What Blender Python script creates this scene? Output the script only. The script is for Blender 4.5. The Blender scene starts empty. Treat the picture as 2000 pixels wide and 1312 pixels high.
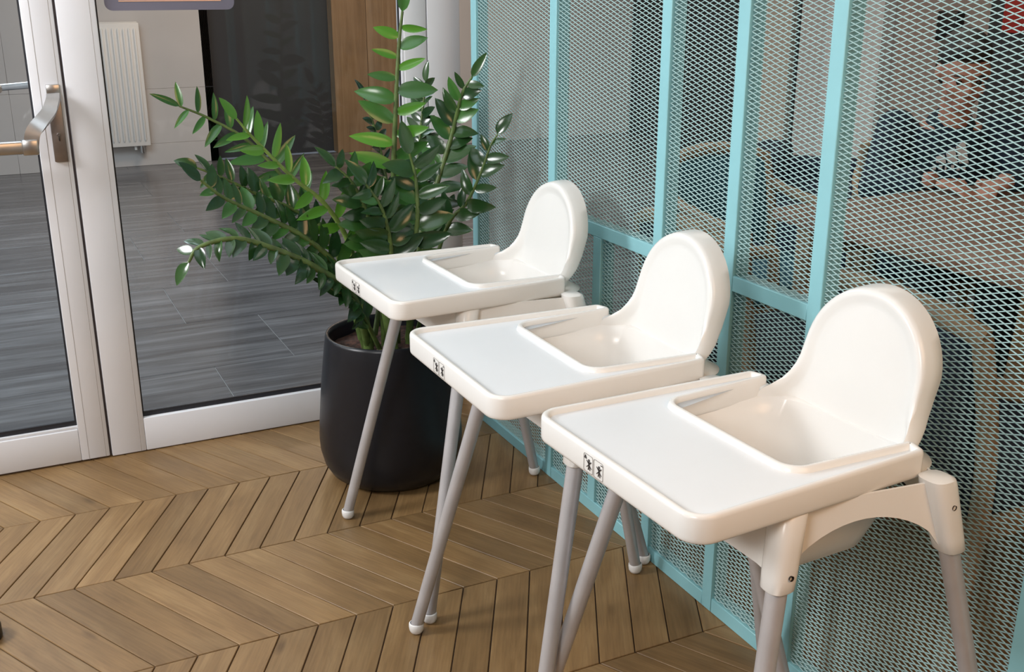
import bpy, bmesh, math, random
import numpy as np
from mathutils import Vector, Matrix
random.seed(7)
R = math.radians
scene = bpy.context.scene
COL = scene.collection
H = 1.36                       # camera height (m). X runs along the door wall, Y away along the mesh partition

# ------------------------------------------------------------------ camera, world, lights, exposure
cam_d = bpy.data.cameras.new('camera'); cam = bpy.data.objects.new('camera', cam_d); COL.objects.link(cam)
cam.location = (0, 0, H); cam.rotation_euler = (R(90 - 18.28), 0, R(-26.0))
cam_d.sensor_width = 36.0; cam_d.lens = 36.0 * 2095 / 2000; cam_d.clip_start = 0.05
scene.camera = cam
w = bpy.data.worlds.new('world'); scene.world = w; w.use_nodes = True
w.node_tree.nodes['Background'].inputs[0].default_value = (0.80, 0.86, 1.0, 1)
w.node_tree.nodes['Background'].inputs[1].default_value = 0.15
scene.view_settings.view_transform = 'Standard'; scene.view_settings.look = 'None'
scene.view_settings.gamma = 1; scene.view_settings.use_curve_mapping = False
scene.view_settings.exposure = 0.0

def area(name, loc, target, size, power, color, size_y=None):
    l = bpy.data.lights.new(name, 'AREA'); l.energy = power; l.color = color; l.size = size
    if size_y: l.shape = 'RECTANGLE'; l.size_y = size_y
    o = bpy.data.objects.new(name, l); COL.objects.link(o); o.location = loc
    o.rotation_euler = (Vector(target) - Vector(loc)).to_track_quat('-Z', 'Y').to_euler()
    return o
area('vestibule_key_light', (-1.05, 0.05, 1.95), (0.9, 2.4, 0.7), 0.7, 28, (1.0, 0.985, 0.965))
area('vestibule_side_light', (-1.6, 2.45, 1.95), (1.1, 2.6, 0.7), 0.7, 50, (0.98, 0.985, 1.0))
area('vestibule_ceiling_light', (0.0, 1.6, 2.74), (0.0, 1.6, 0), 1.4, 7.5, (0.72, 0.87, 1.0))
area('warm_fill_light', (1.25, -0.2, 1.75), (1.2, 1.1, 0.55), 0.9, 14, (1.0, 0.58, 0.30))  # added fill, stands in for warm bounce on the nearest chair's side
area('lobby_ceiling_light', (-0.3, 5.0, 2.74), (-0.3, 5.0, 0), 2.2, 92, (0.80, 0.91, 1.0))
area('lobby_warm_light', (2.3, 7.0, 2.74), (2.3, 7.0, 0), 1.0, 48, (1.0, 0.74, 0.54))
area('cafe_ceiling_light', (3.3, 3.6, 2.74), (3.3, 3.6, 0), 1.6, 17, (1.0, 0.90, 0.80))

# ------------------------------------------------------------------ helpers
def mesh_obj(name, bm, mat, parent=None, smooth=False, angle=None):
    me = bpy.data.meshes.new(name); bm.to_mesh(me); bm.free()
    return link_mesh(name, me, mat, parent, smooth, angle)
def link_mesh(name, me, mat, parent=None, smooth=False, angle=None):
    if mat and not me.materials: me.materials.append(mat)
    if smooth:
        me.polygons.foreach_set('use_smooth', [True] * len(me.polygons))
        if angle:
            try: me.set_sharp_from_angle(angle=R(angle))
            except Exception: pass
    o = bpy.data.objects.new(name, me); COL.objects.link(o)
    if parent: o.parent = parent
    return o
def empty(name, loc=(0, 0, 0), rz=0, parent=None):
    o = bpy.data.objects.new(name, None); COL.objects.link(o); o.location = loc; o.rotation_euler = (0, 0, rz)
    o.empty_display_size = 0.1
    if parent: o.parent = parent
    return o
def tag(o, label=None, cat=None, group=None, kind=None):
    if label: o['label'] = label
    if cat: o['category'] = cat
    if group: o['group'] = group
    if kind: o['kind'] = kind
    return o
def dup_tree(o, parent=None):
    c = o.copy(); COL.objects.link(c); c.parent = parent
    for ch in list(o.children): dup_tree(ch, c)
    return c
def add_box(bm, x0, x1, y0, y1, z0, z1, bevel=0.0, seg=2):
    r = bmesh.ops.create_cube(bm, size=1.0)
    vs = r['verts']
    for v in vs:
        v.co = Vector((x0 + (v.co.x + .5) * (x1 - x0), y0 + (v.co.y + .5) * (y1 - y0), z0 + (v.co.z + .5) * (z1 - z0)))
    if bevel > 0:
        es = list({e for v in vs for e in v.link_edges})
        bmesh.ops.bevel(bm, geom=es, offset=bevel, segments=seg, profile=0.5, affect='EDGES')
def box(name, x0, x1, y0, y1, z0, z1, mat, parent=None, bevel=0.0, seg=2):
    bm = bmesh.new(); add_box(bm, x0, x1, y0, y1, z0, z1, bevel, seg)
    return mesh_obj(name, bm, mat, parent, smooth=bevel > 0, angle=40)
def frames(pts):
    pts = [Vector(p) for p in pts]; out = []; prev = None
    for i, p in enumerate(pts):
        t = (pts[min(i + 1, len(pts) - 1)] - pts[max(i - 1, 0)]).normalized()
        if prev is None:
            a = Vector((0, 0, 1)) if abs(t.z) < .9 else Vector((1, 0, 0)); u = t.cross(a).normalized()
        else:
            u = (prev - t * prev.dot(t)).normalized()
        prev = u; out.append((p, t, u, t.cross(u)))
    return out
def add_tube(bm, pts, rad, n=12, cap=True, flat=None):
    fr = frames(pts); rings = []
    for i, (p, t, u, v) in enumerate(fr):
        r = rad[i] if isinstance(rad, (list, tuple)) else rad
        f = flat if flat else 1.0
        rings.append([bm.verts.new(p + (u * math.cos(2 * math.pi * k / n) + v * math.sin(2 * math.pi * k / n) * f) * r) for k in range(n)])
    for a, b in zip(rings, rings[1:]):
        for k in range(n): bm.faces.new((a[k], a[(k + 1) % n], b[(k + 1) % n], b[k]))
    if cap: bm.faces.new(list(reversed(rings[0]))); bm.faces.new(rings[-1])
def tube(name, pts, rad, mat, parent=None, n=12, flat=None):
    bm = bmesh.new(); add_tube(bm, pts, rad, n, True, flat); return mesh_obj(name, bm, mat, parent, True, 50)
def add_lathe(bm, prof, n=48, c=(0, 0, 0)):
    rings = []
    for r, z in prof:
        if r < 1e-5: rings.append([bm.verts.new((c[0], c[1], c[2] + z))])
        else: rings.append([bm.verts.new((c[0] + r * math.cos(2 * math.pi * k / n), c[1] + r * math.sin(2 * math.pi * k / n), c[2] + z)) for k in range(n)])
    for a, b in zip(rings, rings[1:]):
        for k in range(n):
            k2 = (k + 1) % n
            if len(a) == 1 and len(b) == 1: continue
            if len(a) == 1: bm.faces.new((a[0], b[k2], b[k]))
            elif len(b) == 1: bm.faces.new((a[k], a[k2], b[0]))
            else: bm.faces.new((a[k], a[k2], b[k2], b[k]))
def bezier(pts, n=12):
    # Catmull-Rom through the points
    P = [Vector(p) for p in pts]; P = [P[0] * 2 - P[1]] + P + [P[-1] * 2 - P[-2]]; out = []
    for i in range(1, len(P) - 2):
        for k in range(n):
            t = k / n; a, b, c, d = P[i - 1], P[i], P[i + 1], P[i + 2]
            out.append(0.5 * ((2 * b) + (c - a) * t + (2 * a - 5 * b + 4 * c - d) * t * t + (3 * b - a - 3 * c + d) * t ** 3))
    out.append(P[-2]); return out

# ------------------------------------------------------------------ materials
def new_mat(name):
    m = bpy.data.materials.new(name); m.use_nodes = True; nt = m.node_tree
    return m, nt, nt.nodes['Principled BSDF']
def N(nt, t, **kw):
    n = nt.nodes.new(t)
    for k, v in kw.items(): setattr(n, k, v)
    return n
def ramp(nt, fac, stops):
    r = N(nt, 'ShaderNodeValToRGB'); e = r.color_ramp.elements
    while len(e) < len(stops): e.new(0.5)
    for el, (p, c) in zip(e, stops): el.position = p; el.color = (*c, 1)
    nt.links.new(fac, r.inputs[0]); return r.outputs[0]
def plain(name, col, rough=.5, metal=0, noise=.06, nscale=8, coat=0, spec=.5, bump=0, bscale=200):
    m, nt, b = new_mat(name)
    tc = N(nt, 'ShaderNodeTexCoord'); nz = N(nt, 'ShaderNodeTexNoise'); nz.inputs['Scale'].default_value = nscale; nz.inputs['Detail'].default_value = 4
    nt.links.new(tc.outputs['Object'], nz.inputs['Vector'])
    lo = tuple(c * (1 - noise) for c in col); hi = tuple(min(1, c * (1 + noise)) for c in col)
    nt.links.new(ramp(nt, nz.outputs[0], [(0.3, lo), (0.7, hi)]), b.inputs['Base Color'])
    b.inputs['Roughness'].default_value = rough; b.inputs['Metallic'].default_value = metal
    b.inputs['Coat Weight'].default_value = coat; b.inputs['Specular IOR Level'].default_value = spec
    if bump:
        n2 = N(nt, 'ShaderNodeTexNoise'); n2.inputs['Scale'].default_value = bscale; nt.links.new(tc.outputs['Object'], n2.inputs['Vector'])
        bp = N(nt, 'ShaderNodeBump'); bp.inputs['Strength'].default_value = bump; bp.inputs['Distance'].default_value = .002
        nt.links.new(n2.outputs[0], bp.inputs['Height']); nt.links.new(bp.outputs[0], b.inputs['Normal'])
    return m
def grain(name, stops, scale=(2, 30, 2), rough=.45, rnd=.25, detail=8, dist=.8, bump=.15, knots=False, spec=.4, fine=None):
    # streaks along the object's own X axis, shifted and toned piece by piece
    m, nt, b = new_mat(name); L = nt.links.new
    tc = N(nt, 'ShaderNodeTexCoord'); oi = N(nt, 'ShaderNodeObjectInfo')
    ad = N(nt, 'ShaderNodeVectorMath', operation='ADD'); sc = N(nt, 'ShaderNodeVectorMath', operation='SCALE'); sc.inputs['Scale'].default_value = 37.0
    cb = N(nt, 'ShaderNodeCombineXYZ'); 
    for i in range(3): L(oi.outputs['Random'], cb.inputs[i])
    L(cb.outputs[0], sc.inputs[0]); L(tc.outputs['Object'], ad.inputs[0]); L(sc.outputs[0], ad.inputs[1])
    mp = N(nt, 'ShaderNodeMapping'); mp.inputs['Scale'].default_value = scale; L(ad.outputs[0], mp.inputs['Vector'])
    nz = N(nt, 'ShaderNodeTexNoise'); nz.inputs['Scale'].default_value = 1; nz.inputs['Detail'].default_value = detail; nz.inputs['Distortion'].default_value = dist; nz.inputs['Roughness'].default_value = .62
    L(mp.outputs[0], nz.inputs['Vector'])
    col = ramp(nt, nz.outputs[0], stops)
    # broad tone patches
    n2 = N(nt, 'ShaderNodeTexNoise'); n2.inputs['Scale'].default_value = 5; n2.inputs['Detail'].default_value = 3; L(ad.outputs[0], n2.inputs['Vector'])
    m1 = N(nt, 'ShaderNodeMath', operation='MULTIPLY_ADD'); m1.inputs[1].default_value = rnd; m1.inputs[2].default_value = 1 - rnd / 2; L(oi.outputs['Random'], m1.inputs[0])
    m2 = N(nt, 'ShaderNodeMath', operation='MULTIPLY_ADD'); m2.inputs[1].default_value = .5; m2.inputs[2].default_value = .75; L(n2.outputs[0], m2.inputs[0])
    mm = N(nt, 'ShaderNodeMath', operation='MULTIPLY'); L(m1.outputs[0], mm.inputs[0]); L(m2.outputs[0], mm.inputs[1])
    hs = N(nt, 'ShaderNodeHueSaturation'); L(mm.outputs[0], hs.inputs['Value']); L(col, hs.inputs['Color'])
    out = hs.outputs[0]
    if fine:
        mp3 = N(nt, 'ShaderNodeMapping'); mp3.inputs['Scale'].default_value = fine; L(ad.outputs[0], mp3.inputs['Vector'])
        n3 = N(nt, 'ShaderNodeTexNoise'); n3.inputs['Scale'].default_value = 1; n3.inputs['Detail'].default_value = 4; L(mp3.outputs[0], n3.inputs['Vector'])
        mx = N(nt, 'ShaderNodeMix', data_type='RGBA', blend_type='MULTIPLY'); mx.inputs[0].default_value = .45
        L(out, mx.inputs[6]); L(ramp(nt, n3.outputs[0], [(.35, (.62, .6, .58)), (.65, (1, 1, 1))]), mx.inputs[7]); out = mx.outputs[2]
    if knots:
        vo = N(nt, 'ShaderNodeTexVoronoi'); vo.inputs['Scale'].default_value = 1
        mp2 = N(nt, 'ShaderNodeMapping'); mp2.inputs['Scale'].default_value = (3.2, 9, 3); L(ad.outputs[0], mp2.inputs['Vector']); L(mp2.outputs[0], vo.inputs['Vector'])
        mx = N(nt, 'ShaderNodeMix', data_type='RGBA', blend_type='MULTIPLY'); mx.inputs[0].default_value = .55
        L(out, mx.inputs[6]); L(ramp(nt, vo.outputs['Distance'], [(.03, (.25, .2, .16)), (.12, (1, 1, 1))]), mx.inputs[7]); out = mx.outputs[2]
    L(out, b.inputs['Base Color']); b.inputs['Roughness'].default_value = rough; b.inputs['Specular IOR Level'].default_value = spec
    if bump:
        bp = N(nt, 'ShaderNodeBump'); bp.inputs['Strength'].default_value = bump; bp.inputs['Distance'].default_value = .001
        L(nz.outputs[0], bp.inputs['Height']); L(bp.outputs[0], b.inputs['Normal'])
    return m
def glass_mat(name, tint=(.96, .98, .985), refl=1.0):
    m = bpy.data.materials.new(name); m.use_nodes = True; nt = m.node_tree; nt.nodes.clear(); L = nt.links.new
    o = N(nt, 'ShaderNodeOutputMaterial'); mx = N(nt, 'ShaderNodeMixShader'); tr = N(nt, 'ShaderNodeBsdfTransparent'); gl = N(nt, 'ShaderNodeBsdfGlossy'); fr = N(nt, 'ShaderNodeFresnel')
    tr.inputs[0].default_value = (*tint, 1); gl.inputs['Roughness'].default_value = .01; fr.inputs[0].default_value = 1.45
    mu = N(nt, 'ShaderNodeMath', operation='MULTIPLY'); mu.inputs[1].default_value = refl
    L(fr.outputs[0], mu.inputs[0]); L(mu.outputs[0], mx.inputs[0]); L(tr.outputs[0], mx.inputs[1]); L(gl.outputs[0], mx.inputs[2]); L(mx.outputs[0], o.inputs[0])
    return m

M = {}
M['wood'] = grain('oak_plank', [(.22, (.190, .108, .044)), (.5, (.265, .158, .066)), (.78, (.335, .216, .100))], scale=(3.0, 20, 2), rough=.42, rnd=.34, knots=True, fine=(10, 190, 8))
M['grout'] = plain('floor_grout', (.075, .045, .028), .8)
M['tile'] = grain('grey_wood_tile', [(.28, (.062, .063, .070)), (.5, (.128, .130, .140)), (.68, (.215, .22, .235)), (.85, (.40, .41, .43))], scale=(1.1, 15, 1), rough=.22, rnd=.22, detail=9, dist=.5, bump=.05, spec=.5, fine=(4, 70, 4))
M['tile_grout'] = plain('tile_grout', (.40, .39, .38), .8)
M['alu'] = plain('white_aluminium', (.775, .785, .82), .36, 0, .03, 3, spec=.5)
M['alu_gap'] = plain('dark_joint', (.12, .10, .10), .7)
M['gasket'] = plain('black_rubber_gasket', (.012, .013, .018), .5)
M['glass'] = glass_mat('clear_glass', refl=.5)
M['steel'] = plain('brushed_steel', (.55, .54, .53), .30, 1, .08, 30)
M['plate'] = plain('bronze_steel_plate', (.30, .265, .25), .38, .9, .12, 30)
M['teal'] = plain('teal_powder_coat', (.29, .60, .655), .42, 0, .04, 6, bump=.05, bscale=500)
M['mesh'] = plain('teal_expanded_metal', (.40, .60, .60), .45, 0, .05, 6)
M['plastic'] = plain('white_plastic', (.92, .912, .885), .23, 0, .015, 5, spec=.5, bump=.02, bscale=90)
def translucent(m, col, fac):
    nt = m.node_tree; b = nt.nodes['Principled BSDF']; o = nt.nodes['Material Output']
    t = N(nt, 'ShaderNodeBsdfTranslucent'); t.inputs[0].default_value = (*col, 1); mx = N(nt, 'ShaderNodeMixShader'); mx.inputs[0].default_value = fac
    nt.links.new(b.outputs[0], mx.inputs[1]); nt.links.new(t.outputs[0], mx.inputs[2]); nt.links.new(mx.outputs[0], o.inputs[0])
translucent(M['plastic'], (.95, .90, .82), .12)
M['tray_top'] = plain('cool_lit_tray_plastic', (.80, .835, .865), .30, 0, .015, 5)  # white plastic with the bluish light from above put into its colour
M['tube'] = plain('silver_grey_tube', (.54, .53, .545), .36, .35, .06, 20)
M['cap'] = plain('white_rubber_foot', (.82, .81, .79), .5)
M['screw'] = plain('dark_screw', (.05, .045, .04), .4, .8)
M['ink'] = plain('black_label_ink', (.035, .03, .03), .6)
M['ink_line'] = plain('grey_label_outline', (.34, .31, .29), .6)
M['clip'] = plain('pale_clip_plastic', (.72, .78, .82), .25)
M['pot'] = plain('charcoal_pot', (.0075, .0085, .0125), .33, 0, .1, 40, spec=.45)
M['soil'] = plain('red_brown_soil', (.050, .020, .013), .95, 0, .9, 90, bump=1.0, bscale=120)
def leaf_mat(name, a, bcol, rough=.2):
    m, nt, b = new_mat(name); L = nt.links.new
    oi = N(nt, 'ShaderNodeObjectInfo'); tc = N(nt, 'ShaderNodeTexCoord')
    mix = N(nt, 'ShaderNodeMix', data_type='RGBA'); mix.inputs[6].default_value = (*a, 1); mix.inputs[7].default_value = (*bcol, 1)
    L(oi.outputs['Random'], mix.inputs[0])
    sx = N(nt, 'ShaderNodeSeparateXYZ'); L(tc.outputs['Object'], sx.inputs[0])
    ab = N(nt, 'ShaderNodeMath', operation='ABSOLUTE'); L(sx.outputs[1], ab.inputs[0])
    vein = ramp(nt, ab.outputs[0], [(0.0, (1.35, 1.3, 1.2)), (.0022, (1, 1, 1))])
    mu = N(nt, 'ShaderNodeMix', data_type='RGBA', blend_type='MULTIPLY'); mu.inputs[0].default_value = 1; L(mix.outputs[2], mu.inputs[6]); L(vein, mu.inputs[7])
    L(mu.outputs[2], b.inputs['Base Color']); b.inputs['Roughness'].default_value = rough; b.inputs['Coat Weight'].default_value = .3; b.inputs['Coat Roughness'].default_value = .12
    b.inputs['Subsurface Weight'].default_value = 0
    return m
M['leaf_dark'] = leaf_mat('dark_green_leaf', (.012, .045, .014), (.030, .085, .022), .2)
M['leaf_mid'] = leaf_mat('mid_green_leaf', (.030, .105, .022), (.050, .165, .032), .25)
M['leaf_young_lit'] = leaf_mat('young_lit_green_leaf', (.070, .235, .022), (.110, .310, .032), .3)  # young growth, with the light on lit leaves put into its bright green
M['stem'] = plain('green_stem', (.085, .135, .035), .45, 0, .35, 40)
M['stem_young'] = plain('pale_green_stem', (.16, .26, .055), .45, 0, .25, 40)
M['wall'] = plain('light_grey_wall', (.60, .575, .56), .8, 0, .05, 2)
M['wall_white'] = plain('white_wall', (.72, .71, .70), .85, 0, .03, 2)
M['ceiling'] = plain('white_ceiling', (.80, .80, .80), .9, 0, .02, 1)
M['wall_beige'] = plain('beige_wall', (.40, .32, .28), .85, 0, .05, 2)
M['wall_dark'] = plain('dark_wall', (.035, .037, .042), .6, 0, .15, 2)
M['slate'] = plain('slate_grey_panel', (.075, .080, .088), .45, 0, .12, 2)
M['cream'] = plain('cream_panel', (.60, .56, .49), .7, 0, .04, 4)
M['radiator'] = plain('white_enamel', (.86, .84, .81), .3, 0, .02, 3)
M['chrome'] = plain('chrome', (.7, .7, .7), .15, 1, .02, 3)
M['clad'] = grain('oak_cladding', [(.25, (.21, .125, .06)), (.5, (.30, .19, .10)), (.75, (.38, .26, .15))], scale=(1.2, 22, 22), rough=.5, rnd=.2)
M['sign'] = plain('purple_grey_sign', (.165, .16, .215), .5, 0, .06, 4)
M['orange'] = plain('orange_stripe', (.88, .50, .32), .5)
M['bench_wood'] = grain('pale_wood', [(.25, (.20, .13, .07)), (.5, (.29, .195, .115)), (.75, (.37, .26, .165))], scale=(3, 25, 25), rough=.45, rnd=.15)
M['table_wood'] = grain('brown_table_wood', [(.25, (.19, .10, .065)), (.5, (.28, .165, .115)), (.75, (.36, .235, .17))], scale=(1.5, 18, 18), rough=.38, rnd=.15)
M['navy'] = plain('navy_fabric', (.012, .022, .045), .9, 0, .25, 60, bump=.3, bscale=600)
M['teal_fabric'] = plain('teal_fabric', (.022, .105, .155), .9, 0, .2, 60, bump=.3, bscale=600)
M['skin'] = plain('skin', (.50, .245, .175), .5, 0, .08, 12)
M['hair'] = plain('dark_hair', (.016, .012, .010), .55, 0, .4, 90, bump=.5, bscale=150)
M['sweat'] = plain('navy_sweatshirt', (.010, .020, .038), .9, 0, .25, 25, bump=.2, bscale=300)
M['trouser'] = plain('dark_trousers', (.02, .022, .028), .9)
M['logo'] = plain('white_print', (.72, .70, .70), .7)
M['black'] = plain('black_plastic', (.01, .01, .011), .4)
M['eye'] = plain('eye', (.03, .022, .018), .2)
M['red'] = plain('red_print', (.45, .03, .02), .6)

# ------------------------------------------------------------------ setting: shell
YD, XP = 3.182, 1.333          # room face of the glazed front, room face of the partition
floor = box('floor', -2.2, 5.6, -2.2, YD + .03, -.06, -.004, M['grout']); tag(floor, 'chevron floor of brown oak planks with dark joints', None, None, 'structure')
# chevron planks, one by one
SP, S0 = .3975, 2.048          # row depth, Y of one seam line
PX, OFF = .0879, .2134         # plank pitch along a seam, sideways run of a plank over one row
def clip_poly(poly, axis, val, keep_less):
    out = []
    for i in range(len(poly)):
        a, b = poly[i], poly[(i + 1) % len(poly)]
        ia = (a[axis] <= val) == keep_less; ib = (b[axis] <= val) == keep_less
        if ia: out.append(a)
        if ia != ib:
            t = (val - a[axis]) / (b[axis] - a[axis]); out.append(tuple(a[k] + t * (b[k] - a[k]) for k in range(2)))
    return out
def project(p):
    v = Vector(p) - Vector((0, 0, H)); y, q = R(26), R(18.28)
    fw = Vector((math.sin(y) * math.cos(q), math.cos(y) * math.cos(q), -math.sin(q))); rt = Vector((math.cos(y), -math.sin(y), 0)); up = rt.cross(fw)
    d = v.dot(fw)
    return (1000 + 2095 * v.dot(rt) / d, 656 - 2095 * v.dot(up) / d) if d > .05 else (-9999, 9999)
def plank_geo(poly, gap=.0013, th=.010, top=0.0):
    # poly CCW in local frame; inset by gap, with a small chamfer
    def inset(pl, g):
        n = len(pl); out = []
        for i in range(n):
            p0, p1, p2 = Vector(pl[i - 1]), Vector(pl[i]), Vector(pl[(i + 1) % n])
            e1, e2 = (p1 - p0).normalized(), (p2 - p1).normalized()
            n1, n2 = Vector((-e1.y, e1.x)), Vector((-e2.y, e2.x)); den = 1 + n1.dot(n2)
            out.append(p1 + (n1 + n2) / max(den, .2) * g)
        return out
    a, b = inset(poly, gap), inset(poly, gap + .0012); n = len(poly)
    vs = [(p.x, p.y, -th) for p in a] + [(p.x, p.y, top - .0012) for p in a] + [(p.x, p.y, top) for p in b]
    fs = [tuple(range(2 * n, 3 * n))]
    for i in range(n):
        j = (i + 1) % n
        fs += [(i, j, n + j, n + i), (n + i, n + j, 2 * n + j, 2 * n + i)]
    return vs, fs
def area2(pl): return sum(pl[i][0] * pl[(i + 1) % len(pl)][1] - pl[(i + 1) % len(pl)][0] * pl[i][1] for i in range(len(pl))) / 2
def clean(pl):
    out = []
    for p in pl:
        if not out or (Vector(p) - Vector(out[-1])).length > .004: out.append(p)
    if len(out) > 2 and (Vector(out[0]) - Vector(out[-1])).length < .004: out.pop()
    return out
shared = {}; rest_v, rest_f = [], []; cand = []
ang = math.atan2(SP, OFF)
for k in range(-11, 3):
    y0 = S0 + k * SP; y1 = y0 + SP; sgn = 1 if k % 2 else -1        # row just above S0 (k=0): X falls as Y rises
    for i in range(-28, 66):
        if sgn > 0: xb = .0431 + i * PX; xb0 = xb; xt0 = xb + OFF     # k odd: lower seam phase = that of the 2.446 seam
        else: xb0 = .0431 + OFF + i * PX; xt0 = xb0 - OFF
        poly = [(xb0, y0), (xb0 + PX, y0), (xt0 + PX, y1), (xt0, y1)]
        full = poly
        for ax, val, less in ((0, -2.2, False), (0, 5.6, True), (1, -2.2, False), (1, YD + .028, True)):
            if poly: poly = clip_poly(poly, ax, val, less)
        poly = clean(poly) if poly else []
        if len(poly) < 3 or abs(area2(poly)) < 2e-4: continue
        c = ((xb0 + xt0 + PX) / 2, (y0 + y1) / 2); sx, sy = project((c[0], c[1], 0))
        near = -150 < sx < 2150 and 700 < sy < 1480 and c[0] < XP + .1
        cand.append((near, full == poly or len(poly) == 4 and abs(area2(poly) - PX * SP) < 1e-6, poly, c, sgn, math.hypot(*c)))
near = sorted([c for c in cand if c[0]], key=lambda c: c[5]); far = [c for c in cand if not c[0]] + near[298:]
print('planks', len(near), 'rest', len(far))
for _, isfull, poly, c, sgn, _d in near[:298]:
    rz = ang if sgn > 0 else math.pi - ang
    cs, sn = math.cos(-rz), math.sin(-rz)
    lp = [((p[0] - c[0]) * cs - (p[1] - c[1]) * sn, (p[0] - c[0]) * sn + (p[1] - c[1]) * cs) for p in poly]
    key = (sgn,) if isfull else None
    me = shared.get(key) if key else None
    if me is None:
        v, f = plank_geo(lp); me = bpy.data.meshes.new('plank'); me.from_pydata(v, [], f); me.materials.append(M['wood'])
        if key: shared[key] = me
    o = link_mesh('plank', me, None, floor); o.location = (c[0], c[1], random.uniform(-.0004, .0003)); o.rotation_euler = (0, 0, rz)
for _, isfull, poly, c, sgn, _d in far:
    v, f = plank_geo(poly); b0 = len(rest_v); rest_v += v; rest_f += [tuple(i + b0 for i in ff) for ff in f]
me = bpy.data.meshes.new('plank_field'); me.from_pydata(rest_v, [], rest_f); me.materials.append(M['wood'])
o = link_mesh('plank_field', me, None, floor); tag(o, kind='stuff')

# lobby floor of grey wood-look tiles
lob = box('floor_lobby', -3.0, 5.6, YD + .03, 8.78, -.06, -.003, M['tile_grout']); tag(lob, 'grey streaked wood-look tiles of the lobby floor', None, None, 'structure')
tshare = {}
row = 0; y0 = 3.262 - .595
while y0 < 8.75:
    xs = (.651 if row % 2 else .952) - 1.2 * 4
    while xs < 5.6:
        poly = [(xs, y0), (xs + 1.2, y0), (xs + 1.2, y0 + .595), (xs, y0 + .595)]
        for ax, val, less in ((0, -3.0, False), (0, 5.6, True), (1, YD + .031, False), (1, 8.78, True)):
            if poly: poly = clip_poly(poly, ax, val, less)
        poly = clean(poly) if poly else []
        if len(poly) >= 3 and abs(area2(poly)) > 1e-3:
            cx = sum(p[0] for p in poly) / len(poly); cy = sum(p[1] for p in poly) / len(poly)
            key = (round(poly[1][0] - poly[0][0], 3), round(poly[2][1] - poly[1][1], 3))
            me = tshare.get(key)
            if me is None:
                v, f = plank_geo([(p[0] - cx, p[1] - cy) for p in poly], .0012, .010); me = bpy.data.meshes.new('tile'); me.from_pydata(v, [], f); me.materials.append(M['tile']); tshare[key] = me
            o = link_mesh('tile', me, None, lob); o.location = (cx, cy, 0)
        xs += 1.2
    y0 += .595; row += 1

def struct(o, label=None): tag(o, label, None, None, 'structure'); return o
struct(box('ceiling', -3.0, 5.7, -2.3, 8.85, 2.8, 2.9, M['ceiling']))
struct(box('wall_left', -2.3, -2.2, -2.3, YD + .06, -.06, 2.8, M['wall_white']))
struct(box('wall_rear', -2.2, 5.6, -2.3, -2.2, -.06, 2.8, M['wall_beige']))
struct(box('wall_front', -3.0, -.80, YD, YD + .10, 0, 2.8, M['wall_white']))
struct(box('wall_lobby_left', -3.1, -3.0, YD + .06, 8.85, -.06, 2.8, M['wall']))
# far lobby wall: grey wall, dark recess with slate door, oak cladding, pale wall, dark end
YL = 8.75
fw_ = empty('wall_back', (0, YL, 0)); struct(fw_, 'far lobby wall of large light grey panels')
def fwall(name, x0, x1, z0, z1, mat, d0=0, d1=.12, bevel=.003): return box(name, x0, x1, d0, d1, z0, z1, mat, fw_, bevel, 1)
zz = [0, .165, .58, 1.25, 1.95, 2.8]
xs = [-3.0, -1.4, 0.2, 1.665]
for i in range(5):
    for j in range(3): fwall('panel', xs[j] + .0006, xs[j + 1] - .0006, zz[i] + .0006, zz[i + 1] - .0006, M['wall'], bevel=.0012)
box('backing', -3.0, 5.7, .12, .16, 0, 2.8, M['wall_dark'], fw_)
struct(box('door_3', 2.02, 2.60, YL + .5, YL + .54, .30, 2.4, M['slate'], None, .004), 'slate grey door leaf in the dark recess of the lobby')
rc = empty('wall_recess', (0, YL, 0)); struct(rc, 'dark recess in the far lobby wall')
box('recess_side', 1.60, 1.665, 0.0, .6, 0, 2.8, M['wall_dark'], rc); box('recess_back', 1.60, 2.70, .6, .66, 0, 2.8, M['wall_dark'], rc)
fw_.children[-1].location.z = 0
for a, b in ((2.64, 2.93), (2.93, 3.24), (3.24, 3.55)):
    o = box('cladding_board', -1.4, 1.4, -.15, .15, -.02, .02, M['clad'], fw_)
    # board: local X runs up the wall
    o.rotation_euler = (0, R(-90), 0); o.data = o.data.copy()
    for v in o.data.vertices: v.co = Vector((v.co.x, v.co.z * 3, (v.co.y / .15) * (b - a) / 2 * .985))
    o.location = ((a + b) / 2, .04, 1.4)
fwall('panel', 3.57, 5.72, 0.0, 2.8, M['wall_white'])
struct(box('wall_cafe_dark', 5.5, 5.62, 7.10, YL, 0, 2.8, M['wall_dark']), 'dark wall at the far end behind the mesh')
# right wall of the cafe with its vertical panels
XR = 5.6
rw = empty('wall_right', (XR, 0, 0)); struct(rw, 'far cafe wall of beige, cream and white panels')
def rwall(name, y0, y1, z0, z1, mat, d=.0): return box(name, -d, .12, y0, y1, z0, z1, mat, rw, .003, 1)
rwall('cream_panel', 6.60, 7.02, .09, 2.8, M['cream'], .05)
rwall('dark_gap', 6.52, 6.60, 0, 2.8, M['wall_dark'])
rwall('pale_panel', 6.16, 6.52, 0.05, 2.8, M['wall'], .03)
rwall('white_pier', 5.62, 6.16, 0, 2.8, M['wall_white'], .10)
rwall('beige_panel', 4.83, 5.62, 0, 2.8, M['wall_beige'])
rwall('dark_panel', 3.4, 4.83, 0, 2.8, M['wall_dark'], .02)
rwall('plain_panel', -2.2, 3.4, 0, 2.8, M['wall_beige'])
rwall('corner_panel', 7.02, 7.12, 0, 2.8, M['wall_dark'])
o = box('wall_lamp', XR - .07, XR, 5.03, 5.195, 1.0, 1.185, M['black'], None, .012); tag(o, 'black box lamp on the beige wall above the seated person', 'lamp')
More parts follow.
